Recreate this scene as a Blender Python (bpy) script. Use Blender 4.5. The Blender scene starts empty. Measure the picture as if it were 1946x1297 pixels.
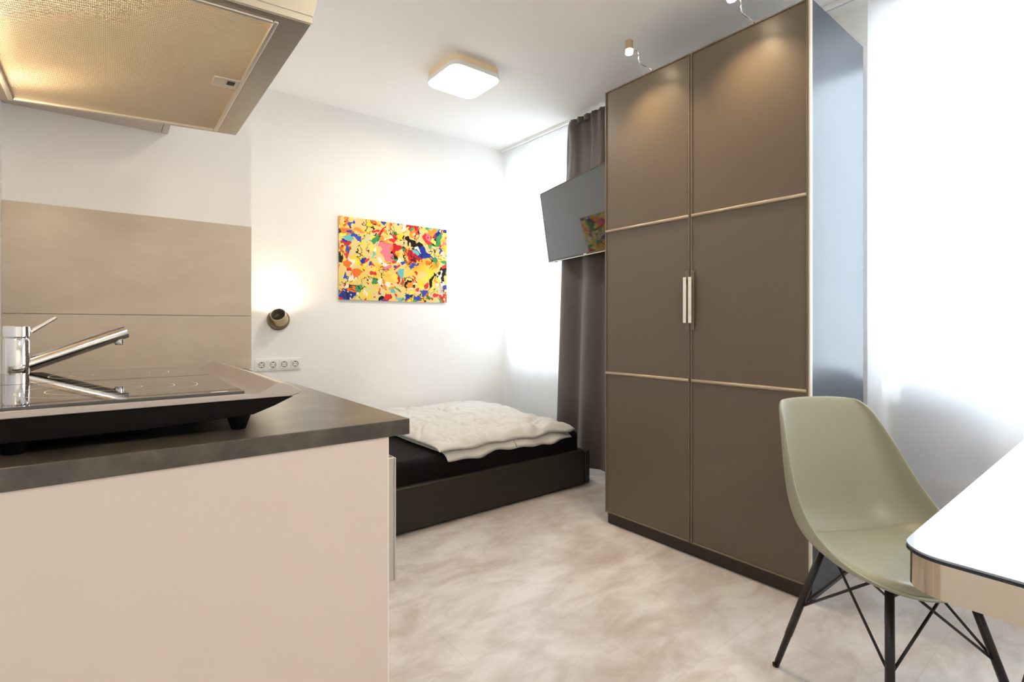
import bpy, bmesh, math, random
from mathutils import Vector, Matrix, noise
PI = math.pi
random.seed(7)
S = bpy.context.scene
C = S.collection

# ------------------------------------------------------------------ camera, world, light, exposure
H = 1.08
cam_d = bpy.data.cameras.new('camera'); cam = bpy.data.objects.new('camera', cam_d); C.objects.link(cam)
cam_d.sensor_width = 36; cam_d.lens = 18.0; cam_d.shift_y = -0.01465; cam_d.clip_start = 0.03
cam.location = (0, 0, H); cam.rotation_euler = (PI/2, 0, -math.atan2(.621, .784))
S.camera = cam

w = bpy.data.worlds.new('daylight'); S.world = w; w.use_nodes = True
bg = w.node_tree.nodes['Background']; bg.inputs[0].default_value = (0.76, 0.885, 1.0, 1); bg.inputs[1].default_value = 15.0

S.view_settings.view_transform = 'Standard'; S.view_settings.look = 'None'
S.view_settings.exposure = 0.15; S.view_settings.gamma = 1.0; S.view_settings.use_curve_mapping = False
S.cycles.use_denoising = True
S.cycles.max_bounces = 14; S.cycles.diffuse_bounces = 7; S.cycles.glossy_bounces = 5
S.cycles.transparent_max_bounces = 12; S.cycles.transmission_bounces = 8
S.cycles.sample_clamp_indirect = 8.0

def area(name, loc, size, power, col, rot=(0, 0, 0), sy=None, portal=False, spread=PI, parent=None):
    l = bpy.data.lights.new(name, 'AREA'); l.energy = power; l.color = col; l.size = size; l.spread = spread
    if sy: l.shape = 'RECTANGLE'; l.size_y = sy
    if portal: l.cycles.is_portal = True
    o = bpy.data.objects.new(name, l); C.objects.link(o); o.location = loc; o.rotation_euler = rot
    return o
WY1 = (-0.62, 0.82); WY2 = (2.12, 3.56)          # the two window openings along the wall
WZ = (0.76, 2.52); WB = (0.727, 0.79)
for i, (a, b) in enumerate((WY1, WY2)):
    area('window_portal', (3.24, (a+b)/2, (WZ[0]+WZ[1])/2), WZ[1]-WZ[0], 1, (1, 1, 1), (0, PI/2, 0), sy=b-a, portal=True)

# ------------------------------------------------------------------ materials
def s2l(c):
    return tuple((v/12.92 if v <= .04045 else ((v+.055)/1.055)**2.4) for v in (x/255 for x in c))
def mat(name, rgb, rough=.5, metal=0., spec=.5, coat=0., coat_r=.05, emit=None, es=0., srgb=True):
    m = bpy.data.materials.new(name); m.use_nodes = True
    p = m.node_tree.nodes['Principled BSDF']
    c = s2l(rgb) if srgb else rgb
    p.inputs['Base Color'].default_value = (*c, 1); p.inputs['Roughness'].default_value = rough
    p.inputs['Metallic'].default_value = metal; p.inputs['Specular IOR Level'].default_value = spec
    p.inputs['Coat Weight'].default_value = coat; p.inputs['Coat Roughness'].default_value = coat_r
    if emit: p.inputs['Emission Color'].default_value = (*emit, 1); p.inputs['Emission Strength'].default_value = es
    return m
def nodes(m):
    nt = m.node_tree; return nt, nt.nodes['Principled BSDF'], nt.nodes.new, nt.links.new
def ramp(nt, stops, interp='LINEAR'):
    r = nt.nodes.new('ShaderNodeValToRGB'); cr = r.color_ramp; cr.interpolation = interp
    while len(cr.elements) < len(stops): cr.elements.new(.5)
    for e, (pos, col) in zip(cr.elements, stops):
        e.position = pos; e.color = (*s2l(col), 1)
    return r
def coords(nt, scale=(1, 1, 1), rot=(0, 0, 0), loc=(0, 0, 0)):
    t = nt.nodes.new('ShaderNodeTexCoord'); mp = nt.nodes.new('ShaderNodeMapping')
    nt.links.new(t.outputs['Object'], mp.inputs[0]); mp.inputs['Scale'].default_value = scale
    mp.inputs['Rotation'].default_value = rot; mp.inputs['Location'].default_value = loc
    return mp
def noise_n(nt, vec, scale, detail=5, rough=.6, dist=0.):
    n = nt.nodes.new('ShaderNodeTexNoise'); nt.links.new(vec.outputs[0], n.inputs['Vector'])
    n.inputs['Scale'].default_value = scale; n.inputs['Detail'].default_value = detail
    n.inputs['Roughness'].default_value = rough; n.inputs['Distortion'].default_value = dist
    return n
def mottle(m, stops, scale, detail=6, rough=.65, stretch=(1, 1, 1), rot=(0, 0, 0), bump=0., dist=.3):
    nt, p, N, L = nodes(m); mp = coords(nt, stretch, rot)
    n = noise_n(nt, mp, scale, detail, rough, dist); r = ramp(nt, stops)
    L(n.outputs['Fac'], r.inputs[0]); L(r.outputs[0], p.inputs['Base Color'])
    if bump:
        b = N('ShaderNodeBump'); b.inputs['Strength'].default_value = bump; b.inputs['Distance'].default_value = .002
        L(n.outputs['Fac'], b.inputs['Height']); L(b.outputs[0], p.inputs['Normal'])
    return m

M = {}
M['wall'] = mottle(mat('white wall paint', (240, 238, 234), .75, spec=.3), [(.3, (239, 237, 233)), (.7, (243, 241, 238))], 3)
M['ceil'] = mat('white ceiling paint', (240, 238, 235), .8, spec=.2)
M['white'] = mat('white painted trim', (240, 240, 238), .4)
M['cab'] = mat('white cabinet laminate', (200, 187, 178), .35)
M['cabedge'] = mat('white cabinet edge band', (236, 230, 220), .3)
M['splash'] = mottle(mat('beige tile', (196, 176, 152), .35), [(.3, (183, 168, 149)), (.52, (196, 182, 164)), (.75, (206, 194, 178))], 2.2, stretch=(1, 1, 2.6))
M['counter'] = mottle(mat('dark stone laminate', (95, 85, 74), .28, spec=.6), [(.34, (50, 44, 38)), (.5, (68, 61, 53)), (.66, (88, 80, 70))], 16, stretch=(1, 1, 1), bump=.05)
M['steel'] = mottle(mat('brushed steel', (205, 195, 182), .32, 1.), [(.3, (200, 190, 176)), (.7, (214, 205, 192))], 30, stretch=(1, 12, 1))
M['steel_lt'] = mat('light steel', (226, 220, 210), .28, .85)
M['handle_grey'] = mat('satin grey handle', (186, 184, 176), .35, .5)
M['canopy'] = mat('beige grey hood enamel', (176, 167, 147), .35, .2)
M['hob_silver'] = mat('satin silver tray', (178, 169, 162), .3, .75)
M['chrome'] = mat('chrome', (232, 230, 232), .04, 1.)
M['blackp'] = mat('black plastic', (12, 9, 8), .55, spec=.1)
M['glass_top'] = mat('black ceramic glass', (26, 22, 20), .03, spec=.9, coat=.5, coat_r=.02)
M['ring'] = mat('printed burner ring', (205, 196, 180), .5)
M['label'] = mat('silver badge', (215, 205, 200), .3, .5)
M['leather'] = mottle(mat('black leatherette', (30, 28, 25), .45, spec=.35), [(.3, (34, 31, 27)), (.7, (42, 39, 34))], 40, bump=.15)
M['sheet'] = mottle(mat('black fitted sheet', (24, 22, 24), .85, spec=.15), [(.3, (18, 16, 17)), (.7, (25, 22, 24))], 25, bump=.1)
M['duvet'] = mottle(mat('ivory cotton', (226, 222, 215), .85, spec=.2), [(.3, (198, 196, 192)), (.7, (206, 204, 200))], 60, bump=.1)
M['ward'] = mat('taupe lacquer door', (98, 87, 74), .36, spec=.5)
M['ward_body'] = mat('dark taupe carcass', (66, 71, 80), .24, spec=.15)
M['ward_trim'] = mat('taupe trim', (176, 160, 140), .3, .2)
M['ward_lip'] = mat('taupe lacquer lip', (110, 98, 84), .32)
M['edge_glint'] = mat('painted edge glint', (216, 206, 190), .35)  # pale colour paints the window's reflection on the wardrobe's front edge
M['plinth'] = mat('dark brown plinth', (44, 33, 25), .5)
M['handle'] = mat('polished nickel', (236, 228, 212), .18, 1.)
M['black'] = mat('black metal', (26, 20, 22), .38)
M['shell'] = mat('sage green plastic', (149, 149, 131), .42, spec=.5)
M['pad'] = mottle(mat('sage green leatherette', (146, 148, 120), .42), [(.3, (148, 148, 129)), (.7, (156, 156, 137))], 60, bump=.1)
M['table_top'] = mat('pale grey glass top', (138, 146, 150), .04, spec=.5, coat=.2, coat_r=.03)
M['table_edge'] = mat('dark blue glass edge', (18, 24, 44), .1)
M['apron'] = mat('polished steel apron', (206, 194, 176), .1, 1.)
M['lampbody'] = mat('warm brushed nickel', (186, 166, 132), .34, .8)
M['lampdark'] = mat('bronze grey lamp metal', (120, 106, 84), .4, .6)
M['lampin'] = mat('dark lamp interior', (70, 62, 56), .6)
M['tvframe'] = mat('dark grey television bezel', (60, 58, 56), .35, .4)
M['screen'] = mat('black television glass', (26, 25, 24), .05, spec=.5, coat=.4, coat_r=.04)
M['plasticw'] = mat('white plastic', (236, 233, 228), .3)
M['dark'] = mat('dark slot', (60, 55, 50), .7)
M['armgrey'] = mat('grey upholstery', (118, 120, 130), .9)
M['baseglow'] = mat('beige base with painted glow', (246, 224, 188), .6)  # beige lightened to paint in the light leaking behind the diffuser

def emission(name, col, st):
    m = bpy.data.materials.new(name); m.use_nodes = True; nt = m.node_tree; nt.nodes.clear()
    e = nt.nodes.new('ShaderNodeEmission'); o = nt.nodes.new('ShaderNodeOutputMaterial')
    e.inputs[0].default_value = (*col, 1); e.inputs[1].default_value = st; nt.links.new(e.outputs[0], o.inputs[0]); return m
M['led'] = emission('lit diffuser', (1, .93, .82), 9.0)
M['ledwarm'] = emission('lit warm bulb', (1, .80, .52), 45.0)

def floor_mat():
    m = mat('concrete look vinyl floor', (215, 205, 195), .3, spec=.5); nt, p, N, L = nodes(m)
    mp = coords(nt, (1, 1.5, 1), (0, 0, .35))
    n1 = noise_n(nt, mp, 1.3, 8, .62, .6)
    r1 = ramp(nt, [(.3, (188, 178, 171)), (.42, (206, 199, 194)), (.54, (217, 212, 208)), (.68, (227, 224, 222))])
    L(n1.outputs['Fac'], r1.inputs[0])
    mp2 = coords(nt, (1.3, 2.4, 1), (0, 0, .35), (3, 1, 0))
    n2 = noise_n(nt, mp2, 3.2, 9, .66, .5)
    r2 = ramp(nt, [(.32, (214, 203, 195)), (.46, (236, 231, 228)), (.58, (255, 255, 255))])
    L(n2.outputs['Fac'], r2.inputs[0])
    mx = N('ShaderNodeMix'); mx.data_type = 'RGBA'; mx.blend_type = 'MULTIPLY'; mx.inputs[0].default_value = .75
    L(r1.outputs[0], mx.inputs[6]); L(r2.outputs[0], mx.inputs[7])
    # very faint joints between the tiles
    br = N('ShaderNodeTexBrick'); mp3 = coords(nt, (1, 1, 1), (0, 0, 0))
    L(mp3.outputs[0], br.inputs['Vector']); br.inputs['Scale'].default_value = 1; br.inputs['Brick Width'].default_value = .914
    br.inputs['Row Height'].default_value = .457; br.inputs['Mortar Size'].default_value = .0012
    br.inputs['Color1'].default_value = (1, 1, 1, 1); br.inputs['Color2'].default_value = (.93, .93, .93, 1); br.inputs['Mortar'].default_value = (.86, .85, .84, 1)
    mx2 = N('ShaderNodeMix'); mx2.data_type = 'RGBA'; mx2.blend_type = 'MULTIPLY'; mx2.inputs[0].default_value = 1
    L(mx.outputs[2], mx2.inputs[6]); L(br.outputs[0], mx2.inputs[7])
    L(mx2.outputs[2], p.inputs['Base Color'])
    return m
M['floor'] = floor_mat()

def sheer_mat():
    m = bpy.data.materials.new('white sheer voile'); m.use_nodes = True; nt = m.node_tree; nt.nodes.clear(); N = nt.nodes.new; L = nt.links.new
    o = N('ShaderNodeOutputMaterial'); t = N('ShaderNodeBsdfTransparent'); tr = N('ShaderNodeBsdfTranslucent'); d = N('ShaderNodeBsdfDiffuse')
    tr.inputs[0].default_value = (.97, .98, 1, 1); d.inputs[0].default_value = (.93, .94, .95, 1); t.inputs[0].default_value = (1, 1, 1, 1)
    a = N('ShaderNodeMixShader'); b = N('ShaderNodeMixShader')
    a.inputs[0].default_value = .55; L(tr.outputs[0], a.inputs[1]); L(d.outputs[0], a.inputs[2])
    b.inputs[0].default_value = .72; L(t.outputs[0], b.inputs[1]); L(a.outputs[0], b.inputs[2]); L(b.outputs[0], o.inputs[0])
    return m
M['sheer'] = sheer_mat()
def pane_mat():
    m = bpy.data.materials.new('window glass'); m.use_nodes = True; nt = m.node_tree; nt.nodes.clear(); N = nt.nodes.new; L = nt.links.new
    o = N('ShaderNodeOutputMaterial'); t = N('ShaderNodeBsdfTransparent'); g = N('ShaderNodeBsdfGlossy'); g.inputs['Roughness'].default_value = .02
    f = N('ShaderNodeFresnel'); f.inputs[0].default_value = 1.45
    a = N('ShaderNodeMixShader'); L(f.outputs[0], a.inputs[0]); L(t.outputs[0], a.inputs[1]); L(g.outputs[0], a.inputs[2]); L(a.outputs[0], o.inputs[0])
    return m
M['pane'] = pane_mat()
M['drape'] = mottle(mat('charcoal taupe satin', (78, 69, 66), .5, spec=.4), [(.3, (78, 69, 66)), (.7, (86, 77, 74))], 30)
M['drape'].node_tree.nodes['Principled BSDF'].inputs['Sheen Weight'].default_value = .3

def filter_mat():
    m = mat('woven aluminium mesh', (200, 184, 158), .33, 1.); nt, p, N, L = nodes(m)
    mp = coords(nt, (1, 1, 1), (0, 0, .785))
    c = N('ShaderNodeTexWave'); c.bands_direction = 'X'; c.inputs['Scale'].default_value = 92; L(mp.outputs[0], c.inputs[0])
    c2 = N('ShaderNodeTexWave'); c2.bands_direction = 'Y'; c2.inputs['Scale'].default_value = 92; L(mp.outputs[0], c2.inputs[0])
    mu = N('ShaderNodeMath'); mu.operation = 'MULTIPLY'; L(c.outputs['Fac'], mu.inputs[0]); L(c2.outputs['Fac'], mu.inputs[1])
    b = N('ShaderNodeBump'); b.inputs['Strength'].default_value = .9; b.inputs['Distance'].default_value = .003
    L(mu.outputs[0], b.inputs['Height']); L(b.outputs[0], p.inputs['Normal'])
    r = ramp(nt, [(0, (206, 188, 162)), (.6, (182, 166, 142)), (1, (146, 130, 110))]); L(mu.outputs[0], r.inputs[0]); L(r.outputs[0], p.inputs['Base Color'])
    return m
M['filter'] = filter_mat()

def art_mat():
    m = mat('abstract print', (220, 190, 90), .25, coat=.3); nt, p, N, L = nodes(m)
    mp = coords(nt, (1, 1, 1))
    wv = noise_n(nt, mp, 5, 3, .6)
    sub = N('ShaderNodeVectorMath'); sub.operation = 'MULTIPLY_ADD'; L(wv.outputs['Color'], sub.inputs[0]); sub.inputs[1].default_value = (.28, .28, .28); L(mp.outputs[0], sub.inputs[2])
    def vor(scale, off, feat='F1'):
        a = N('ShaderNodeVectorMath'); a.operation = 'ADD'; L(sub.outputs[0], a.inputs[0]); a.inputs[1].default_value = off
        v = N('ShaderNodeTexVoronoi'); v.inputs['Scale'].default_value = scale; v.feature = feat; L(a.outputs[0], v.inputs['Vector']); return v
    base = noise_n(nt, mp, 4.0, 3, .5, 1.2)
    rb = ramp(nt, [(.3, (240, 160, 40)), (.4, (245, 205, 90)), (.5, (232, 205, 150)), (.58, (236, 214, 96)), (.68, (205, 208, 192)), (.8, (228, 130, 90))])
    L(base.outputs['Fac'], rb.inputs[0])
    v1 = vor(15, (0, 0, 0)); sx = N('ShaderNodeSeparateColor'); L(v1.outputs['Color'], sx.inputs[0])
    r1 = ramp(nt, [(0, (205, 40, 50)), (.14, (245, 210, 60)), (.3, (40, 60, 160)), (.4, (235, 120, 50)), (.54, (70, 150, 90)), (.64, (236, 205, 120)), (.78, (110, 190, 190)), (.86, (40, 34, 34)), (.93, (235, 130, 140))], 'CONSTANT')
    L(sx.outputs[0], r1.inputs[0])
    gate = N('ShaderNodeMath'); gate.operation = 'GREATER_THAN'; L(sx.outputs[1], gate.inputs[0]); gate.inputs[1].default_value = .52
    mx = N('ShaderNodeMix'); mx.data_type = 'RGBA'; L(gate.outputs[0], mx.inputs[0]); L(rb.outputs[0], mx.inputs[6]); L(r1.outputs[0], mx.inputs[7])
    # strokes
    v2 = vor(17, (3, 1, 2), 'DISTANCE_TO_EDGE'); v3 = noise_n(nt, mp, 7, 2, .5)
    lt = N('ShaderNodeMath'); lt.operation = 'LESS_THAN'; L(v2.outputs['Distance'], lt.inputs[0]); lt.inputs[1].default_value = .04
    g3 = N('ShaderNodeMath'); g3.operation = 'GREATER_THAN'; L(v3.outputs['Fac'], g3.inputs[0]); g3.inputs[1].default_value = .53
    mm = N('ShaderNodeMath'); mm.operation = 'MULTIPLY'; L(lt.outputs[0], mm.inputs[0]); L(g3.outputs[0], mm.inputs[1])
    mx2 = N('ShaderNodeMix'); mx2.data_type = 'RGBA'; L(mm.outputs[0], mx2.inputs[0]); L(mx.outputs[2], mx2.inputs[6]); mx2.inputs[7].default_value = (*s2l((48, 38, 40)), 1)
    v4 = vor(26, (5, 2, 7)); s4 = N('ShaderNodeSeparateColor'); L(v4.outputs['Color'], s4.inputs[0])
    r4 = ramp(nt, [(0, (220, 60, 60)), (.2, (250, 225, 90)), (.42, (60, 80, 180)), (.55, (240, 235, 215)), (.75, (90, 160, 90)), (.88, (240, 150, 60))], 'CONSTANT'); L(s4.outputs[0], r4.inputs[0])
    g4 = N('ShaderNodeMath'); g4.operation = 'GREATER_THAN'; L(s4.outputs[1], g4.inputs[0]); g4.inputs[1].default_value = .74
    mx3 = N('ShaderNodeMix'); mx3.data_type = 'RGBA'; L(g4.outputs[0], mx3.inputs[0]); L(mx2.outputs[2], mx3.inputs[6]); L(r4.outputs[0], mx3.inputs[7])
    L(mx3.outputs[2], p.inputs['Base Color'])
    return m
M['art'] = art_mat()

# ------------------------------------------------------------------ geometry helpers
def nb(): return bmesh.new()
def box(bm, x0, x1, y0, y1, z0, z1, T=None):
    vs = [bm.verts.new((x, y, z)) for x in (x0, x1) for y in (y0, y1) for z in (z0, z1)]
    if T: 
        for v in vs: v.co = T @ v.co
    for f in ((0, 1, 3, 2), (4, 6, 7, 5), (0, 4, 5, 1), (2, 3, 7, 6), (0, 2, 6, 4), (1, 5, 7, 3)):
        bm.faces.new([vs[i] for i in f])
    return bm
def frame_of(d):
    d = d.normalized(); a = Vector((0, 0, 1)) if abs(d.z) < .9 else Vector((1, 0, 0))
    u = d.cross(a).normalized(); return u, d.cross(u)
def tube(bm, pts, r, seg=12, cap=True):
    pts = [Vector(p) for p in pts]; rr = r if isinstance(r, (list, tuple)) else [r]*len(pts); rings = []
    u = None
    for i, p in enumerate(pts):
        d = (pts[min(i+1, len(pts)-1)] - pts[max(i-1, 0)]).normalized()
        if u is None: u, v = frame_of(d)
        else:
            u = (u - d*u.dot(d)).normalized(); v = d.cross(u)
        rings.append([bm.verts.new(p + (u*math.cos(2*PI*k/seg) + v*math.sin(2*PI*k/seg))*rr[i]) for k in range(seg)])
    for a, b in zip(rings, rings[1:]):
        for k in range(seg): bm.faces.new((a[k], a[(k+1) % seg], b[(k+1) % seg], b[k]))
    if cap: bm.faces.new(rings[0][::-1]); bm.faces.new(rings[-1])
    return bm
def lathe(bm, prof, T=None, seg=32):
    """prof: list of (radius, height) about local z"""
    rings = []
    for r, h in prof:
        if r < 1e-6: rings.append([bm.verts.new((0, 0, h))])
        else: rings.append([bm.verts.new((r*math.cos(2*PI*k/seg), r*math.sin(2*PI*k/seg), h)) for k in range(seg)])
    if T:
        for g in rings:
            for v in g: v.co = T @ v.co
    for a, b in zip(rings, rings[1:]):
        for k in range(seg):
            k2 = (k+1) % seg
            if len(a) == 1 and len(b) == 1: continue
            if len(a) == 1: bm.faces.new((a[0], b[k], b[k2]))
            elif len(b) == 1: bm.faces.new((a[k], a[k2], b[0]))
            else: bm.faces.new((a[k], a[k2], b[k2], b[k]))
    return bm
def prism(bm, poly, d0, d1, axis='Y', T=None):
    """poly of 2D points extruded along an axis: Y -> (x,z), X -> (y,z), Z -> (x,y)"""
    def P(a, b, d):
        return {'Y': (a, d, b), 'X': (d, a, b), 'Z': (a, b, d)}[axis]
    A = [bm.verts.new(P(a, b, d0)) for a, b in poly]; B = [bm.verts.new(P(a, b, d1)) for a, b in poly]
    if T:
        for v in A+B: v.co = T @ v.co
    n = len(poly)
    bm.faces.new(A); bm.faces.new(B[::-1])
    for i in range(n): bm.faces.new((A[i], B[i], B[(i+1) % n], A[(i+1) % n]))
    return bm
def rrect(x0, x1, y0, y1, r, n=8):
    pts = []
    for cx, cy, a0 in ((x1-r, y1-r, 0), (x0+r, y1-r, PI/2), (x0+r, y0+r, PI), (x1-r, y0+r, 3*PI/2)):
        for k in range(n+1): a = a0 + PI/2*k/n; pts.append((cx + r*math.cos(a), cy + r*math.sin(a)))
    return pts
def world_loc(o):
    l = Vector((0, 0, 0))
    while o: l += o.location; o = o.parent
    return l
def mk(name, bm, m, parent=None, smooth=False, bevel=0., label=None, local=False, origin=None, seg=2):
    bmesh.ops.recalc_face_normals(bm, faces=bm.faces[:])
    if parent is not None:
        off = Vector((0, 0, 0)) if local else world_loc(parent)
    else:
        if origin is None and not local:
            xs = [v.co for v in bm.verts]
            off = Vector(((min(c.x for c in xs)+max(c.x for c in xs))/2, (min(c.y for c in xs)+max(c.y for c in xs))/2, min(c.z for c in xs)))
        else: off = Vector(origin or (0, 0, 0))
    if off.length > 0: bmesh.ops.translate(bm, verts=bm.verts[:], vec=-off)
    me = bpy.data.meshes.new(name); bm.to_mesh(me); bm.free()
    me.materials.append(M[m] if isinstance(m, str) else m)
    if smooth:
        for p in me.polygons: p.use_smooth = True
    o = bpy.data.objects.new(name, me); C.objects.link(o)
    if parent is not None: o.parent = parent
    else: o.location = off
    if bevel:
        b = o.modifiers.new('bevel', 'BEVEL'); b.width = bevel; b.segments = seg; b.limit_method = 'ANGLE'; b.angle_limit = .6
        if not smooth:
            for p in me.polygons: p.use_smooth = True
            wn = o.modifiers.new('wn', 'WEIGHTED_NORMAL'); wn.keep_sharp = True
    if label: o['label'] = label
    return o
def sharp(o, ang=.6):
    me = o.data
    bm = bmesh.new(); bm.from_mesh(me)
    for e in bm.edges:
        if len(e.link_faces) == 2 and e.calc_face_angle(0) > ang: e.smooth = False
    bm.to_mesh(me); bm.free(); return o
def thing(name, label, cat, loc, rz=0, group=None):
    o = bpy.data.objects.new(name, None); C.objects.link(o); o.location = loc; o.rotation_euler = (0, 0, rz)
    o.empty_display_size = .1; o['label'] = label; o['category'] = cat
    if group: o['group'] = group
    return o
def tag(o, label, cat, group=None):
    o['label'] = label; o['category'] = cat
    if group: o['group'] = group
    return o
def struct(o, label=None):
    o['kind'] = 'structure'
    if label: o['label'] = label
    return o
def dup(root, loc, rz=0, label=None, group=None):
    def cp(o, par):
        c = o.copy(); C.objects.link(c)
        if par is not None: c.parent = par
        for ch in list(o.children): cp(ch, c)
        return c
    r = cp(root, None); r.location = loc; r.rotation_euler = (0, 0, rz)
    if label: r['label'] = label
    if group: r['group'] = group
    return r

# ------------------------------------------------------------------ the room
XL, XW, XO = -.222, 2.90, 3.25      # left wall, window wall inner face and outer face
YF, YK, YP = -1.9, 1.945, 3.65      # wall behind the camera, kitchen wall, wall with the print
KX = .391                           # end of the kitchen wall block
ZC = 2.65
struct(mk('floor', box(nb(), XL-.2, XO, YF-.2, YP+.2, -.1, 0), 'floor', origin=(0, 0, 0)), 'pale concrete look vinyl floor with beige and grey mottling')
struct(mk('ceiling', box(nb(), XL-.2, XO, YF-.2, YP+.2, ZC, ZC+.15), 'ceil'), 'plain white ceiling')
struct(mk('wall_left', box(nb(), XL-.2, XL, YF-.2, YP+.2, 0, ZC), 'wall'), 'white wall behind the hob and cooker hood')
struct(mk('wall_kitchen', box(nb(), XL, KX, YK, YP+.2, 0, ZC), 'wall'), 'white wall block above the beige splashback')
struct(mk('wall_back', box(nb(), KX, XO, YP, YP+.2, 0, ZC), 'wall'), 'white wall with the colourful abstract print')
struct(mk('wall_front', box(nb(), XL, XO, YF-.2, YF, 0, ZC), 'wall'), 'white wall behind the camera')
b = nb()
box(b, XW, XO, YF, WY1[0], 0, ZC); box(b, XW, XO, WY1[1], WY2[0], 0, ZC); box(b, XW, XO, WY2[1], YP, 0, ZC)
for a, c in (WY1, WY2):
    box(b, XW, XO, a, c, WZ[1], ZC); box(b, XO-.12, XO, a, c, 0, WB[0] if a < 0 else WB[1])
struct(mk('wall_right', b, 'wall'), 'white window wall with two deep window niches')
struct(mk('baseboard_right', box(nb(), XW-.015, XW, WY1[1], WY2[0], 0, .07), 'white', bevel=.003), 'white baseboard under the curtains')
struct(mk('baseboard_back', box(nb(), KX, XW, YP-.015, YP, 0, .07), 'white', bevel=.003), 'white baseboard behind the bed')
for i, (a, c) in enumerate((WY1, WY2)):
    ZB = WB[i]; X0, X1 = XO-.09, XO-.03
    t = bpy.data.objects.new('window_%d' % (i+1), None); C.objects.link(t); t.location = (X0, (a+c)/2, ZB)
    struct(t, ['tall white window behind the sheer curtain beside the table', 'tall white window behind the sheer curtain above the bed'][i])
    b = nb(); f = .06
    box(b, X0, X1, a, a+f, ZB, WZ[1]); box(b, X0, X1, c-f, c, ZB, WZ[1]); box(b, X0, X1, (a+c)/2-.05, (a+c)/2+.05, ZB+f, WZ[1]-f)
    box(b, X0, X1, a+f, c-f, ZB, ZB+f); box(b, X0, X1, a+f, c-f, WZ[1]-f, WZ[1])
    struct(mk('window_frame', b, 'white', t))
    for s in (0, 1):
        y0 = (a+f, (a+c)/2+.05)[s]; y1 = ((a+c)/2-.05, c-f)[s]
        struct(mk('window_pane', box(nb(), X0+.026, X0+.032, y0, y1, ZB+f, WZ[1]-f), 'pane', t))
    struct(mk('window_sill', box(nb(), XO-.24, XO-.09, a, c, ZB-.03, ZB), 'white', t, bevel=.004))

# splashback
b = nb(); z0 = .935
for (za, zb) in ((z0, 1.113), (1.115, 1.421)): box(b, XL, KX, YK-.008, YK, za, zb)
o = mk('splashback', b, 'splash', bevel=.0008); tag(o, 'beige stone look splashback panel behind the chrome tap', 'splashback')

# ------------------------------------------------------------------ curtain rails and curtains
t = thing('curtain_rail', 'white double curtain track along the ceiling over the windows', 'curtain rail', (2.785, 1.0, ZC-.022))
mk('rail', box(nb(), 2.79, 2.812, YF, YP, ZC-.02, ZC), 'white', t, bevel=.002)
mk('rail', box(nb(), 2.758, 2.78, YF, YP, ZC-.02, ZC), 'white', t, bevel=.002)

def curtain(y0, y1, xc, amp, wl, z0, z1, flare=0., seed=0, ny=220, nz=40, skw=0.):
    bm = nb(); g = []
    for j in range(nz+1):
        v = j/nz; z = z0 + (z1-z0)*v; row = []
        for i in range(ny+1):
            u = i/ny
            pinch = math.exp(-((1-v)*9))          # near the header
            y = y0 + (y1-y0)*u
            ph = 2*PI*y/wl + 1.6*noise.noise(Vector((y*2.3, v*.8, seed))) + seed + skw*max(0, v-.6)*noise.noise(Vector((y*2, v*3.5, seed+2)))*8
            a = amp*(1-.35*pinch)*(0.65+.55*noise.noise(Vector((y*3.1, v*1.1, seed+5))))
            x = xc + a*math.sin(ph) + .4*amp*pinch*math.sin(ph*2.7+1)
            y += (1-v)*flare*(u-.0) + amp*.4*math.cos(ph)*(1-v*.5)
            row.append(bm.verts.new((x, y, z)))
        g.append(row)
    for j in range(nz):
        for i in range(ny): bm.faces.new((g[j][i], g[j][i+1], g[j+1][i+1], g[j+1][i]))
    return bm
o = mk('sheer_curtain', curtain(2.35, YP-.012, 2.805, .012, .21, .06, ZC-.02, seed=1), 'sheer', smooth=True)
tag(o, 'white translucent sheer curtain at the window above the bed', 'curtain')
o = mk('sheer_curtain', curtain(YF+.02, .846, 2.805, .010, .26, .03, ZC-.02, seed=3, ny=400), 'sheer', smooth=True)
tag(o, 'long white translucent sheer curtain at the window beside the dining table', 'curtain')
t = thing('blackout_curtain', 'charcoal gathered floor-length curtain hanging between television and wardrobe', 'curtain', (2.765, 2.4, .05))
o = mk('drape', curtain(2.06, 2.78, 2.752, .029, .25, .05, ZC-.05, flare=.13, seed=4.6, nz=90, skw=1.), 'drape', t, smooth=True)
so = o.modifiers.new('s', 'SOLIDIFY'); so.thickness = .002
o = mk('header_tape', curtain(2.06, 2.78, 2.748, .014, .07, ZC-.065, ZC-.022, seed=4.6, nz=6), 'drape', t, smooth=True)
so = o.modifiers.new('s', 'SOLIDIFY'); so.thickness = .003

# ------------------------------------------------------------------ wardrobe
WX0, WX1, WYa, WYb, WH = 2.14, 2.72, .84, 1.88, 2.36
t = thing('wardrobe', 'tall taupe two-door wardrobe with slim nickel handles', 'wardrobe', ((WX0+WX1)/2, (WYa+WYb)/2, 0))
b = nb(); dx = WX0+.022
box(b, dx, WX1, WYa, WYa+.018, 0, WH); box(b, dx, WX1, WYb-.018, WYb, 0, WH)
box(b, dx, WX1, WYa+.018, WYb-.018, WH-.018, WH); box(b, WX1-.01, WX1, WYa+.018, WYb-.018, .06, WH-.018)
box(b, dx, WX1-.01, WYa+.018, WYb-.018, .065, .083); box(b, dx+.002, WX1-.01, 1.351, 1.369, .083, WH-.018)
mk('carcass', b, 'ward_body', t, bevel=.001)
mk('plinth', box(nb(), dx-.004, dx+.012, WYa+.004, WYb-.01, 0, .060), 'plinth', t)
mk('glint_strip', box(nb(), WX0+.001, dx, WYa-.001, WYa+.005, .064, WH), 'edge_glint', t, label='painted window glint along the corner nearest the window')
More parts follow.
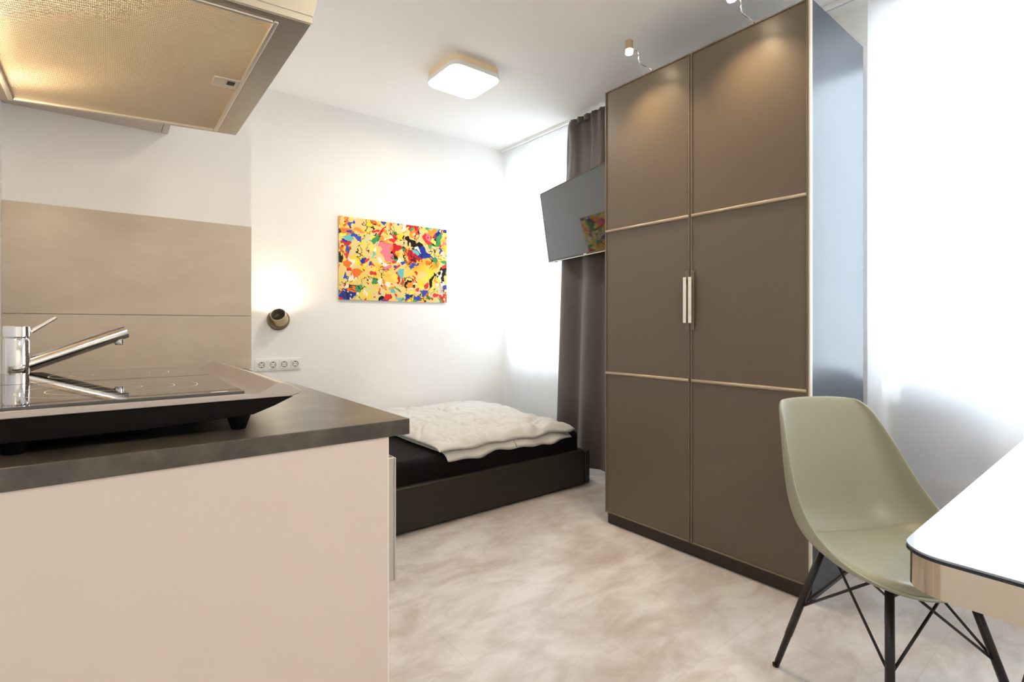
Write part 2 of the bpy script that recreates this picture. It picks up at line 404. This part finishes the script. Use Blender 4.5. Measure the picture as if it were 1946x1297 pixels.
for k, (ya, yb, zr) in enumerate(((WYa+.006, 1.3578, (1.595, .825)), (1.3622, WYb, (1.595, .825)))):
    d = mk('door', box(nb(), WX0+.004, dx-.001, ya, yb, .064, WH-.002), 'ward', t, bevel=.0015)
    b = nb(); e = .007
    box(b, WX0-.002, WX0+.005, ya, ya+e, .064, WH-.002); box(b, WX0-.002, WX0+.005, yb-e, yb, .064, WH-.002)
    box(b, WX0-.002, WX0+.005, ya+e, yb-e, .064, .064+e); box(b, WX0-.002, WX0+.005, ya+e, yb-e, WH-.002-e, WH-.002)
    mk('door_frame', b, 'ward_lip', d, bevel=.0022)
    for z in zr:
        mk('rail', tube(nb(), [(WX0+.001, ya+.006, z), (WX0+.001, yb-.006, z)], .0075, 12), 'ward_trim', d, smooth=True)
    hy = (1.3585-.012, 1.3615+.012)[k]
    hb = mk('handle', box(nb(), WX0-.006, WX0-.002, hy-.009, hy+.009, 1.062, 1.338), 'ward_lip', d, bevel=.0015)
    b = nb(); box(b, WX0-.026, WX0-.021, hy-.0085, hy+.0085, 1.094, 1.308)
    box(b, WX0-.022, WX0-.006, hy-.005, hy+.005, 1.10, 1.115); box(b, WX0-.022, WX0-.006, hy-.005, hy+.005, 1.285, 1.30)
    mk('grip', b, 'handle', hb, bevel=.0012)

# wardrobe spotlights
def spot(loc):
    x, y, z = loc
    t = thing('wardrobe_spotlight', '', 'spotlight', (x, y, z))
    mk('mount', box(nb(), .0, .05, -.014, .014, 0, .012), 'chrome', t, local=True, bevel=.002)
    pts = [(.01, 0, .010), (-.09, 0, .010), (-.103, 0, .016), (-.107, 0, .03), (-.107, 0, .052), (-.112, 0, .062), (-.125, 0, .066), (-.163, 0, .066)]
    mk('arm', tube(nb(), pts, .0028, 8), 'chrome', t, smooth=True, local=True)
    cx = -.180
    sharp(mk('lamp_head', lathe(nb(), [(0, .092), (.015, .092), (.0185, .089), (.0185, .048), (.0165, .048), (.0165, .08), (0, .08)], Matrix.Translation((cx, 0, 0))), 'lampbody', t, smooth=True, local=True))
    mk('bulb', lathe(nb(), [(0, .030), (.017, .030), (.0178, .034), (.0162, .075), (0, .075)], Matrix.Translation((cx, 0, 0))), 'ledwarm', t, smooth=True, local=True)
    l = bpy.data.lights.new('spot_beam', 'SPOT'); l.energy = SPOT_W; l.color = (1, .72, .42); l.spot_size = 1.95; l.spot_blend = 1.0; l.shadow_soft_size = .015
    lo = bpy.data.objects.new('spot_beam', l); C.objects.link(lo); lo.parent = t; lo.location = (cx, 0, .024); lo.rotation_euler = (0, -.12, 0)
    return t
SPOT_W = 19
sp = spot((WX0+.01, 1.58, WH)); sp['label'] = 'small nickel spotlight on a bent arm above the left wardrobe door'; sp['group'] = 'wardrobe spotlights'
dup(sp, (WX0+.01, 1.065, WH), 0, 'small nickel spotlight above the right wardrobe door, cut by the picture edge', 'wardrobe spotlights')

# ------------------------------------------------------------------ television
T = Vector((2.6408, 2.9855, 2.1059)); A = Vector((-.26784, -.96325, -.0203)).normalized(); D = Vector((.15566, -.02247, -.98756)).normalized()
Nn = A.cross(D)
if Nn.x > 0: Nn = -Nn           # towards the viewer
TW, TH = .96, .537
TM = Matrix(((A.x, D.x, -Nn.x, T.x), (A.y, D.y, -Nn.y, T.y), (A.z, D.z, -Nn.z, T.z), (0, 0, 0, 1)))
t = thing('television', 'black flat television tilted down on a wall arm beside the wardrobe', 'television', (2.55, 2.5, 1.55))
mk('housing', box(nb(), 0, TW, 0, TH, .004, .030, TM), 'tvframe', t, bevel=.003)
mk('screen', box(nb(), .009, TW-.009, .009, TH-.018, .001, .0045, TM), 'screen', t)
b = nb()
for q in ((0, TW, 0, .009), (0, TW, TH-.018, TH), (0, .009, .009, TH-.018), (TW-.009, TW, .009, TH-.018)): box(b, q[0], q[1], q[2], q[3], 0, .004, TM)
mk('bezel', b, 'tvframe', t)
mk('lower_trim', box(nb(), .01, TW-.01, TH-.006, TH-.002, -.001, .001, TM), 'steel_lt', t)
mk('logo', box(nb(), TW*.57-.02, TW*.57+.02, TH-.0145, TH-.0085, -.0008, .001, TM), 'label', t, label='small silver maker badge')
mk('sensor', box(nb(), .085, .115, TH, TH+.005, .006, .016, TM), 'tvframe', t)
ctr = TM @ Vector((TW/2, TH/2, .03))
b = nb(); tube(b, [ctr, ctr+Vector((.05, 0, 0)), (2.62, 2.02, 1.83), (2.885, 1.95, 1.83)], .013, 10); mk('wall_arm', b, 'black', t, smooth=True)
mk('wall_plate', box(nb(), 2.884, 2.90, 1.90, 2.0, 1.68, 1.98), 'black', t, bevel=.003)
mk('mount_plate', box(nb(), TW/2-.11, TW/2+.11, TH/2-.11, TH/2+.11, .030, .038, TM), 'black', t)

# ------------------------------------------------------------------ bed
BX0, BX1, BY0, BY1, BZ = .57, 2.585, 2.41, 3.62, .245
t = thing('bed', 'low black leatherette bed frame along the wall', 'bed', ((BX0+BX1)/2, (BY0+BY1)/2, 0))
mk('side_panel', box(nb(), BX0+.045, BX1-.047, BY0, BY0+.045, .012, BZ), 'leather', t, bevel=.012, seg=3)
mk('side_panel', box(nb(), BX0+.045, BX1-.047, BY1-.045, BY1, .012, BZ), 'leather', t, bevel=.012, seg=3)
mk('foot_panel', box(nb(), BX1-.045, BX1, BY0-.004, BY1, .012, BZ-.012), 'leather', t, bevel=.010, seg=3)
mk('head_panel', box(nb(), BX0, BX0+.045, BY0-.004, BY1, .012, BZ+.02), 'leather', t, bevel=.010, seg=3)
mk('slat_base', box(nb(), BX0+.045, BX1-.047, BY0+.045, BY1-.045, .14, .175), 'blackp', t)
for x in (BX0+.09, BX1-.09):
    for y in (BY0+.09, BY1-.09): mk('leg', lathe(nb(), [(0, 0), (.025, 0), (.028, .14), (0, .14)], Matrix.Translation((x, y, 0)), 16), 'black', t, smooth=False)
o = mk('mattress', box(nb(), BX0+.05, BX1-.052, BY0+.048, BY1-.048, .176, .365), 'sheet', bevel=.035, seg=5)
tag(o, 'thick mattress in a black fitted sheet on the low bed', 'mattress')

# duvet: folded once, soft slab with wrinkles, front edge hanging over the mattress edge
def slab(x0, x1, y0, y1, zlow, th, seed, sag=0., droop=.0, nx=150, ny=110, skew=(0, 0)):
    bm = nb()
    def pt(u, v, top):
        # u along x, v along y, both 0..1
        wob = .012*noise.noise(Vector((u*4, v*4, seed))) 
        x = x0 + (x1-x0)*u + skew[0]*(v) + .016*noise.noise(Vector((v*6, seed, 1)))*(1 if u > .5 else -1)
        y = y0 + (y1-y0)*v + .018*noise.noise(Vector((u*7, seed+3, 2)))*(1-v) + skew[1]*u
        e = min(u, 1-u)*(x1-x0); e2 = min(v, 1-v)*(y1-y0)
        pr = (1-math.exp(-e/.035))*(1-math.exp(-e2/.035))
        p = Vector((x, y, seed))
        q = Vector((p.x-.5*p.y, p.y*.45, seed))
        wr = .010*noise.noise(Vector((p.x*5+1.5*p.y, p.y*3, seed))) + .0028*noise.noise(Vector((p.x*15-6*p.y, p.y*9, seed+1)))
        ridge = abs(noise.noise(Vector((q.x*4.2+q.y*3, q.y*9-q.x*2, seed+9)) + .35*noise.noise_vector(p*4)))
        ridge2 = abs(noise.noise(Vector((p.x*7-p.y*3, p.y*10+p.x*4, seed+19)) + .3*noise.noise_vector(p*6)))
        z = zlow
        if top: z = zlow + (th + wr - .021*max(0, 1-ridge*3.6)**2 - .012*max(0, 1-ridge2*4.5)**2 + .006*math.sin(38*(p.x-.9*p.y)+5*noise.noise(p*3))*math.exp(-((v-.06)/.22)**2)*(.5+.5*noise.noise(p*4)) + .03*v)*pr + .001
        dr = max(0, (.09 - (y - BY0)))/.09       # beyond the mattress edge it droops
        z -= droop*dr*dr*(1.3+.7*noise.noise(Vector((u*5, 0, seed))))
        z += sag*(1-u)*0
        return (x, y, z)
    tops = [[bm.verts.new(pt(i/nx, j/ny, True)) for i in range(nx+1)] for j in range(ny+1)]
    bots = [[tops[j][i] if i in (0, nx) or j in (0, ny) else bm.verts.new(pt(i/nx, j/ny, False)) for i in range(nx+1)] for j in range(ny+1)]
    for j in range(ny):
        for i in range(nx):
            bm.faces.new((tops[j][i], tops[j][i+1], tops[j+1][i+1], tops[j+1][i]))
            try: bm.faces.new((bots[j][i], bots[j+1][i], bots[j+1][i+1], bots[j][i+1]))
            except ValueError: pass
    return bm
t = thing('duvet', 'ivory cotton duvet folded double on the black mattress', 'duvet', (1.95, 3.0, .366))
o = mk('lower_layer', slab(1.47, 2.44, BY0+.015, BY1-.03, .368, .040, 3.3, droop=.045), 'duvet', t, smooth=True)
o = mk('upper_layer', slab(1.43, 2.475, BY0+.03, BY1-.03, .402, .050, 8.1, droop=.030), 'duvet', t, smooth=True)

# ------------------------------------------------------------------ print, wall lamp, sockets
o = mk('art_print', box(nb(), 1.303, 2.192, YP-.016, YP-.006, 1.270, 1.869), 'art')
tag(o, 'colourful abstract print in yellow, red and blue on the wall above the bed', 'picture')
t2 = o
for x in (1.345, 2.15):
    for z in (1.305, 1.832):
        b = nb(); lathe(b, [(0, -.0030), (.0055, -.0028), (.006, 0), (.006, .012)], Matrix.Translation((x, YP-.0155, z)) @ Matrix.Rotation(-PI/2, 4, 'X'), 10)
        mk('screw', b, 'dark', t2)

LX, LZ = .897, 1.122
t = thing('wall_lamp', 'round bronze wall lamp with a short tilted tube above the sockets', 'lamp', (LX, YP, LZ))
Rb = Matrix.Translation((LX, YP, LZ)) @ Matrix.Rotation(PI/2, 4, 'X')
sharp(mk('wall_plate', lathe(nb(), [(0, 0), (.068, 0), (.070, .004), (.070, .020), (.064, .026), (0, .026)], Rb, 48), 'lampdark', t, smooth=True))
ax = Vector((-.42, -.74, .50)).normalized()
Q = Vector((0, 0, 1)).rotation_difference(ax).to_matrix().to_4x4()
Rt = Matrix.Translation((LX+.006, YP-.042, LZ+.002)) @ Q
sharp(mk('shade', lathe(nb(), [(.0, -.020), (.041, -.020), (.048, -.010), (.048, .062), (.044, .064), (.0415, .060), (.0415, .0), (0, 0)], Rt, 48), 'lampbody', t, smooth=True))
mk('shade_lining', lathe(nb(), [(0, .003), (.041, .003), (.041, .052), (.040, .052), (.040, .005), (0, .005)], Rt, 40), 'lampin', t, smooth=True)
mk('bulb', box(nb(), LX-.035, LX+.035, YP-.030, YP-.018, LZ+.071, LZ+.076), 'ledwarm', t, label='glowing light slot on top')
l = bpy.data.lights.new('lamp_glow', 'AREA'); l.energy = 1.7; l.color = (1, .80, .52); l.size = .07; l.shape = 'DISK'
lo = bpy.data.objects.new('lamp_glow', l); C.objects.link(lo); lo.location = (LX-.02, YP-.075, LZ+.085); lo.rotation_euler = (PI*.86, 0, 0)

SX0, SX1, SZ = .756, 1.043, .824
t = thing('socket_strip', 'white strip of four power sockets low on the wall under the lamp', 'socket', ((SX0+SX1)/2, YP, SZ-.04))
mk('frame', box(nb(), SX0, SX1, YP-.009, YP, SZ-.040, SZ+.040), 'plasticw', t, bevel=.003)
for k in range(4):
    cx = SX0 + .038 + k*.0703
    s = mk('socket', prism(nb(), rrect(cx-.0275, cx+.0275, SZ-.0275, SZ+.0275, .004, 3), YP-.013, YP-.008, 'Y'), 'plasticw', t, bevel=.001)
    Rs = Matrix.Translation((cx, YP-.0132, SZ)) @ Matrix.Rotation(PI/2, 4, 'X')
    b = nb(); lathe(b, [(.0195, 0), (.0195, .0012), (.0172, .0012), (.0172, 0)], Rs, 28)
    mk('rim', b, 'dark', s)
    b = nb()
    for dx_ in (-.0095, .0095): lathe(b, [(0, .0016), (.0028, .0016), (.0028, 0)], Rs @ Matrix.Translation((dx_, 0, 0)), 10)
    box(b, cx-.003, cx+.003, YP-.0145, YP-.013, SZ+.012, SZ+.019); box(b, cx-.003, cx+.003, YP-.0145, YP-.013, SZ-.019, SZ-.012)
    mk('contact', b, 'dark', s)

# ------------------------------------------------------------------ ceiling lights
def ceil_light(x, y, label, power):
    t = thing('ceiling_light', label, 'ceiling light', (x, y, ZC-.085))
    h = .171
    mk('base', prism(nb(), rrect(-h, h, -h, h, .06), .052, .085, 'Z'), 'baseglow', t, local=True, label='beige backplate with the lamp glow painted in')
    mk('rim', prism(nb(), rrect(-.176, .176, -.176, .176, .062), .022, .050, 'Z'), 'white', t, local=True, bevel=.004)
    bm = nb(); n = 8; rings = []
    for k in range(n+1):
        a = PI/2*k/n; s = math.cos(a)**.35 if k < n else 0; z = .022 - .022*math.sin(a)
        if k == n: rings.append([bm.verts.new((0, 0, z))])
        else: rings.append([bm.verts.new((px*s, py*s, z)) for px, py in rrect(-.172, .172, -.172, .172, .06)])
    for a, c in zip(rings, rings[1:]):
        m = len(a)
        for k in range(m):
            if len(c) == 1: bm.faces.new((a[k], a[(k+1) % m], c[0]))
            else: bm.faces.new((a[k], a[(k+1) % m], c[(k+1) % m], c[k]))
    mk('diffuser', bm, 'led', t, local=True, smooth=True)
    l = bpy.data.lights.new('ceiling_lamp', 'AREA'); l.energy = power; l.color = (1, .86, .68); l.size = .30; l.shape = 'SQUARE'
    lo = bpy.data.objects.new('ceiling_lamp', l); C.objects.link(lo); lo.parent = t; lo.location = (0, 0, -.012)
    return t
ceil_light(1.728, 2.665, 'square white ceiling light with rounded corners, switched on', 12)
ceil_light(1.1, -.9, 'added fill light in the form of a ceiling light, unseen behind the camera', 23)  # extra fixture out of view, added to fill the room with light

# ------------------------------------------------------------------ kitchen
ZT = .935; CX1, CY0 = .373, .729
o = mk('worktop', box(nb(), XL+.0065, CX1, CY0, YK-.0085, ZT-.0245, ZT), 'counter', bevel=.0012)
tag(o, 'dark stone look worktop carrying the hob and tap', 'worktop')
t = thing('base_cabinet', 'white kitchen base cabinet under the dark worktop', 'cabinet', (.06, 1.3, 0))
PX = .3385
mk('side_panel', box(nb(), XL+.002, PX-.0005, CY0+.003, CY0+.020, 0, ZT-.025), 'cab', t)
mk('edge_band', box(nb(), PX-.0005, PX+.0004, CY0+.003, CY0+.020, 0, ZT-.025), 'cabedge', t)
mk('body', box(nb(), XL+.002, PX-.02, CY0+.020, YK-.01, .10, ZT-.025), 'cab', t)
mk('plinth', box(nb(), XL+.05, PX-.06, CY0+.021, YK-.01, 0, .10), 'cab', t)
for ya, yb, hy in ((CY0+.022, 1.325, .766), (1.329, YK-.012, 1.37)):
    d = mk('door', box(nb(), PX-.019, PX-.001, ya, yb, .105, ZT-.032), 'cab', t, bevel=.001)
    z1, z0 = .868, .670
    b = nb(); box(b, PX-.001, PX+.0275, hy-.0015, hy+.0035, z0, z1); box(b, PX+.0245, PX+.0275, hy-.0035, hy+.03, z0, z1)
    mk('handle', b, 'handle_grey', d, bevel=.001)

t = thing('wall_cabinet', 'white wall cabinet on the kitchen wall behind the cooker hood', 'cabinet', (-.03, 1.7, 1.686))
mk('body', box(nb(), XL+.002, .134, 1.47, YK-.001, 1.686, 2.36), 'cab', t, bevel=.001)
mk('door', box(nb(), .135, .152, 1.47, YK-.003, 1.686, 2.36), 'cab', t, bevel=.001)
b = nb(); lathe(b, [(0, -.001), (.004, -.001), (.004, 0)], Matrix.Translation((.09, 1.83, 1.686)), 12)
mk('screw_hole', b, 'dark', t)

# cooker hood: underside rises slightly towards the front
HX0, HX1, HY0, HY1 = XL+.001, .256, .831, 1.432
def hz(x): return 1.557 - .06*(.256-x)
HT = Matrix.Identity(4)
t = thing('cooker_hood', 'stainless steel cooker hood with a woven metal filter above the hob', 'cooker hood', (.02, 1.13, 1.53))
FX0, FX1, FY0, FY1 = -.155, .212, .850, 1.422
b = nb()
def fr(b, xa, xb, ya, yb, lo, hi):      # bar following the slope of the underside
    vs = [b.verts.new((x, y, hz(x)+z)) for x in (xa, xb) for y in (ya, yb) for z in (lo, hi)]
    for f in ((0, 1, 3, 2), (4, 6, 7, 5), (0, 4, 5, 1), (2, 3, 7, 6), (0, 2, 6, 4), (1, 5, 7, 3)): b.faces.new([vs[i] for i in f])
fr(b, FX1, HX1-.002, HY0+.002, HY1, 0, .012); fr(b, HX0, FX0, HY0+.002, HY1, 0, .012)
fr(b, FX0, FX1, HY0+.002, FY0, 0, .012); fr(b, FX0, FX1, FY1, HY1, 0, .012)
mk('bottom_frame', b, 'steel', t, bevel=.001)
b = nb()
poly = [(HX0, hz(HX0)+.0125), (HX1, hz(HX1)+.0125), (HX1+.035, hz(HX1)+.15), (HX1+.035, hz(HX1)+.17), (HX0, hz(HX1)+.17)]
prism(b, poly, HY0, HY1, 'Y'); fr(b, HX0, HX1, HY0, HY0+.002, .001, .0125); mk('canopy', b, 'canopy', t, bevel=.001)
b = nb(); e = .009
fr(b, FX1-e, FX1-.001, FY0+.001, FY1-.001, -.003, .008); fr(b, FX0+.001, FX0+e, FY0+.001, FY1-.001, -.003, .008)
fr(b, FX0+e, FX1-e, FY0+.001, FY0+e, -.003, .008); fr(b, FX0+e, FX1-e, FY1-e, FY1-.001, -.003, .008)
fi = mk('grease_filter', b, 'steel_lt', t, bevel=.002)
b = nb(); fr(b, FX0+e, FX1-e, FY0+e, FY1-e, .002, .006); mk('mesh_panel', b, 'filter', fi)
b = nb(); fr(b, .160, .203, 1.105, 1.148, -.001, .004); la = mk('latch', b, 'steel_lt', fi, bevel=.0015)
b = nb(); fr(b, .183, .196, 1.112, 1.128, -.002, .0005); mk('latch_button', b, 'dark', la)
for y in (.93, 1.30):
    mk('lamp', lathe(nb(), [(0, -.006), (.016, -.005), (.020, .001), (0, .001)], Matrix.Translation((-.188, y, hz(-.188))), 20), 'ledwarm', t, smooth=True, label='small lit hood lamp')
for y in (.93, 1.30):
    l = bpy.data.lights.new('hood_lamp', 'POINT'); l.energy = 1.6; l.color = (1, .76, .46); l.shadow_soft_size = .018
    lo = bpy.data.objects.new('hood_lamp', l); C.objects.link(lo); lo.location = (-.188, y, 1.497)

# portable hob
Y0, Y1 = .787, 1.365
t = thing('portable_hob', 'silver and black two-plate ceramic hob standing on the worktop', 'hob', (0, 1.07, ZT))
tray = [(-.213, .9815), (-.205, .999), (-.195, .9985), (-.175, .986), (.150, .986), (.158, .9842), (.170, .9862), (.182, .992), (.192, .9982), (.198, .9990), (.205, .9975), (.2252, .9858), (.2258, .9835), (.222, .9803), (.212, .9775), (-.205, .9768)]
mk('tray', prism(nb(), tray, Y0, Y1, 'Y'), 'hob_silver', t, bevel=.0012)
body = [(-.200, .9768), (-.16, .9555), (-.10, .950), (.05, .950), (.162, .956), (.190, .966), (.215, .9772), (.150, .9768)]
mk('housing', prism(nb(), body, Y0+.001, Y1-.001, 'Y'), 'blackp', t, bevel=.001)
mk('base_rim', box(nb(), -.13, .05, Y0+.02, Y1-.02, .9445, .951), 'blackp', t, bevel=.002)
gl = mk('glass_plate', box(nb(), -.175, .151, Y0+.004, Y1-.004, .9855, .9895), 'glass_top', t, bevel=.0006)
def annulus(b, cx, cy, r, wd, z):
    n = 72; A_ = [b.verts.new((cx+r*math.cos(2*PI*k/n), cy+r*math.sin(2*PI*k/n), z)) for k in range(n)]
    B_ = [b.verts.new((cx+(r-wd)*math.cos(2*PI*k/n), cy+(r-wd)*math.sin(2*PI*k/n), z)) for k in range(n)]
    for k in range(n): b.faces.new((A_[k], A_[(k+1) % n], B_[(k+1) % n], B_[k]))
for cy, rs in ((.945, (.105, .075, .035)), (1.225, (.09, .06, .03))):
    b = nb()
    for r_ in rs: annulus(b, .008, cy, r_, .0016, .98965)
    mk('burner_ring', b, 'ring', gl)
b = nb(); box(b, -.175, .151, 1.094, 1.0955, .9895, .9897); mk('divider_line', b, 'dark', gl)
b = nb(); box(b, .112, .132, .797, .806, .9895, .9897); mk('badge', b, 'label', gl)
for x in (-.082, .146):
    for y in (Y0+.018, Y1-.018):
        b = nb(); lathe(b, [(0, ZT+.0005), (.0085, ZT+.0005), (.0095, ZT+.002), (.0165, .957), (0, .957)], Matrix.Translation((x, y, 0)), 20)
        sharp(mk('foot', b, 'blackp', t, smooth=True), .9)

# tap
TX, TY = -.1405, 1.42
t = thing('kitchen_tap', 'chrome single lever kitchen tap behind the hob', 'tap', (TX, TY, ZT))
Tm = Matrix.Translation((TX, TY, 0)); R = .0207
sharp(mk('body', lathe(nb(), [(0, ZT), (.026, ZT), (.026, ZT+.005), (R-.003, ZT+.007), (R, ZT+.011), (R, 1.052), (R-.003, 1.056), (R-.004, 1.0575), (0, 1.0575)], Tm, 48), 'chrome', t, smooth=True), .9)
sharp(mk('cap', lathe(nb(), [(0, 1.0575), (R-.002, 1.0575), (R, 1.059), (R, 1.0785), (R-.0015, 1.080), (0, 1.080)], Tm, 48), 'chrome', t, smooth=True), .5)
p0 = Vector((TX+.012, TY+.004, 1.000)); p1 = Vector((.034, 1.475, 1.0665)); dr = (p1-p0)
pts = [p0 + dr*k/8 for k in range(9)]
sharp(mk('spout', tube(nb(), pts, [.0150]+[.0150]*7+[.0146], 24), 'chrome', t, smooth=True), .9)
b = nb(); lathe(b, [(0, -.022), (.0095, -.022), (.0105, -.018), (.0105, .0), (0, 0)], Matrix.Translation(p1 - dr.normalized()*.014 + Vector((0, 0, -.002))) , 20)
sharp(mk('aerator', b, 'chrome', t, smooth=True), .7)
q0 = Vector((TX+.020, TY+.006, 1.068)); q1 = Vector((-.083, 1.437, 1.0975))
sharp(mk('lever', tube(nb(), [q0, q0.lerp(q1, .5), q1], [.0048, .0038, .0034], 12), 'chrome', t, smooth=True), .9)

# ------------------------------------------------------------------ chair
def make_chair(loc, rz):
    t = thing('dining_chair', '', 'chair', loc, rz)
    # centre line and rim curve, front (+y) to the top of the back
    cen = [(.245, .428), (.19, .428), (.10, .416), (.0, .412), (-.10, .418), (-.165, .445), (-.205, .50), (-.230, .58), (-.250, .67), (-.268, .76), (-.280, .815), (-.290, .838)]
    rim = [(.215, .438, .150), (.185, .442, .196), (.10, .455, .225), (.015, .482, .226), (-.045, .525, .224), (-.09, .575, .216), (-.125, .630, .206), (-.155, .685, .195), (-.185, .735, .183), (-.215, .785, .170), (-.245, .818, .158), (-.268, .834, .135)]
    nu = len(cen); ns = 14
    def surf(i, s, lift=0.):
        c = cen[i]; r = rim[i]; a = abs(s); 
        k = a**2.6
        y = c[0] + (r[0]-c[0])*k; z = c[1] + (r[1]-c[1])*k; x = r[2]*(math.sin(a*PI/2)**.86 if a < 1 else 1)*(1 if s >= 0 else -1)
        if i == nu-1: z = c[1] + .004*math.cos(a*PI*1.0)  - .010*k*0; 
        return Vector((x, y, z))
    b = nb(); g = [[b.verts.new(surf(i, -1+2*j/ns)) for j in range(ns+1)] for i in range(nu)]
    for i in range(nu-1):
        for j in range(ns): b.faces.new((g[i][j], g[i][j+1], g[i+1][j+1], g[i+1][j]))
    sh = mk('shell', b, 'shell', t, local=True, smooth=True)
    so = sh.modifiers.new('thick', 'SOLIDIFY'); so.thickness = .009; so.offset = 0
    sd = sh.modifiers.new('sub', 'SUBSURF'); sd.levels = 2; sd.render_levels = 3
    # padded seat follows the shell
    def sf(fi, q):
        i0 = int(min(fi, nu-1.001)); tt = fi-i0; a = surf(i0, q); c = surf(i0+1, q)
        pm = surf(max(i0-1, 0), q); pn = surf(min(i0+2, nu-1), q)
        return .5*((2*a) + (c-pm)*tt + (2*pm-5*a+4*c-pn)*tt*tt + (3*a-pm-3*c+pn)*tt**3)
    b = nb(); n1, n2 = 30, 30; TP = []; BT = []
    for i in range(n1+1):
        rt, rb = [], []
        for j in range(n2+1):
            u = -1+2*i/n1; q = -1+2*j/n2
            # square to rounded outline
            uu = u*math.sqrt(1-.22*q*q*abs(q)); qq = q*math.sqrt(1-.30*u*u*abs(u))
            fi = 2.55+2.15*uu; qs = .80*qq
            P_ = sf(fi, qs); n_ = (sf(fi+.05, qs)-P_).cross(sf(fi, qs+.02)-P_)
            n_.normalize()
            if n_.z < 0: n_ = -n_
            e = min(1-abs(u), 1-abs(q))
            pf = .009 + .018*(1-math.exp(-e/.07))
            if e < 1e-6: pf = .006
            rt.append(b.verts.new(P_+n_*pf)); rb.append(b.verts.new(P_+n_*.001))
        TP.append(rt); BT.append(rb)
    for i in range(n1):
        for j in range(n2):
            b.faces.new((TP[i][j], TP[i][j+1], TP[i+1][j+1], TP[i+1][j])); b.faces.new((BT[i][j], BT[i+1][j], BT[i+1][j+1], BT[i][j+1]))
    ring = [(0, j) for j in range(n2)] + [(i, n2) for i in range(n1)] + [(n1, j) for j in range(n2, 0, -1)] + [(i, 0) for i in range(n1, 0, -1)]
    for a, c in zip(ring, ring[1:]+ring[:1]): b.faces.new((TP[a[0]][a[1]], BT[a[0]][a[1]], BT[c[0]][c[1]], TP[c[0]][c[1]]))
    cu = mk('seat_cushion', b, 'pad', t, local=True, smooth=True)
    # legs and braces
    feet = []; tops = []
    for sx, sy in ((-1, -1), (1, -1), (1, 1), (-1, 1)):
        f_ = Vector((sx*.205, sy*.205, 0)); p_ = Vector((sx*.115, sy*.115-.0, .402))
        feet.append(f_); tops.append(p_)
        b = nb(); tube(b, [f_, f_.lerp(p_, .28), f_.lerp(p_, .281), p_], [.0085, .0098, .0110, .0105], 14)
        lg = mk('leg', b, 'black', t, local=True, smooth=True)
        b = nb(); lathe(b, [(0, 0), (.0095, 0), (.0100, .008), (0, .008)], Matrix.Translation(f_), 14); mk('foot_cap', b, 'black', lg, local=True)
    b = nb(); hubs = [Vector((sx*.135, sy*.135, .398)) for sx, sy in ((-1, -1), (1, -1), (1, 1), (-1, 1))]
    for i in range(4):
        m_ = feet[i].lerp(tops[i], .52)
        for dj in (1, 3):
            j = (i+dj) % 4
            e_ = tops[j].lerp(tops[i], .22) + Vector((0, 0, -.008))
            tube(b, [m_, e_], .0038, 8)
            e2 = tops[j].lerp(tops[i], .5)
    mk('brace', b, 'black', t, local=True, smooth=True)
    b = nb()
    for i in range(4): tube(b, [tops[i]+Vector((0, 0, -.006)), tops[(i+1) % 4]+Vector((0, 0, -.006))], .006, 8)
    mk('seat_bracket', b, 'black', t, local=True, smooth=True)
    return t
ang = math.atan2(.87, .49)    # the chair faces (-.49,-.87)
ch = make_chair((1.744, .475, 0), PI - math.atan2(.49, .87))
ch['label'] = 'sage green shell chair on black wire-braced legs in front of the wardrobe'

# ------------------------------------------------------------------ table
t = thing('dining_table', 'glossy glass-topped table with rounded corners and polished metal edge beside the green chair', 'table', (1.5, -.13, 0))
TXa, TXb, TYa, TYb = .925, 2.10, -.52, .243
top = rrect(TXa, TXb, TYa, TYb, .055, 10)
mk('tabletop', prism(nb(), top, .7465, .750, 'Z'), 'table_top', t, bevel=.0006)
mk('glass_edge', prism(nb(), rrect(TXa-.001, TXb+.001, TYa-.001, TYb+.001, .056, 10), .7425, .7464, 'Z'), 'table_edge', t)
b = nb(); i1 = rrect(TXa+.004, TXb-.004, TYa+.004, TYb-.004, .052, 10); i2 = rrect(TXa+.010, TXb-.010, TYa+.010, TYb-.010, .046, 10); n = len(i1)
R1 = [[b.verts.new((x, y, z)) for x, y in pl] for pl, z in ((i1, .742), (i1, .690), (i2, .690), (i2, .742))]
for k in range(4):
    for i in range(n): b.faces.new((R1[k][i], R1[k][(i+1) % n], R1[(k+1) % 4][(i+1) % n], R1[(k+1) % 4][i]))
o = mk('apron', b, 'apron', t, smooth=True); sharp(o)
for (tx, ty, fx, fy) in ((1.98, .09, 2.0, .24), (1.98, -.40, 2.0, -.55), (1.10, -.10, 1.08, .02), (1.10, -.40, 1.08, -.52)):
    mk('leg', tube(nb(), [(fx, fy, 0), (tx, ty, .742)], [.014, .018], 4), 'black', t)
mk('under_frame', box(nb(), 1.08, 2.0, -.42, .14, .72, .742), 'black', t)

# ------------------------------------------------------------------ upholstered seat standing in the window niche behind the sheer curtain
t = thing('tub_chair', 'grey round-backed chair dimly seen through the sheer curtain by the table', 'chair', (2.92, .61, 0))
b = nb(); box(b, 2.84, 2.984, .47, .75, .12, .42); mk('seat', b, 'armgrey', t, bevel=.03, seg=4)
prof = [(-.17+.0, .12), (.19, .12)]
pts = []
y0, y1, ztop = .45, .77, .812
for k in range(25):
    u = k/24; y = y0+(y1-y0)*u; pts.append((y, ztop + .045*math.sin(PI*u)**.8 - .03*abs(2*u-1)**6))
poly = [(y0, .1)] + pts + [(y1, .1)]
b = nb(); prism(b, poly, 2.985, 3.005, 'X'); mk('backrest', b, 'armgrey', t, bevel=.004, seg=2)
for x in (2.86, 2.97):
    for y in (.50, .72): mk('leg', tube(nb(), [(x, y, 0), (x, y, .13)], .012, 8), 'black', t)
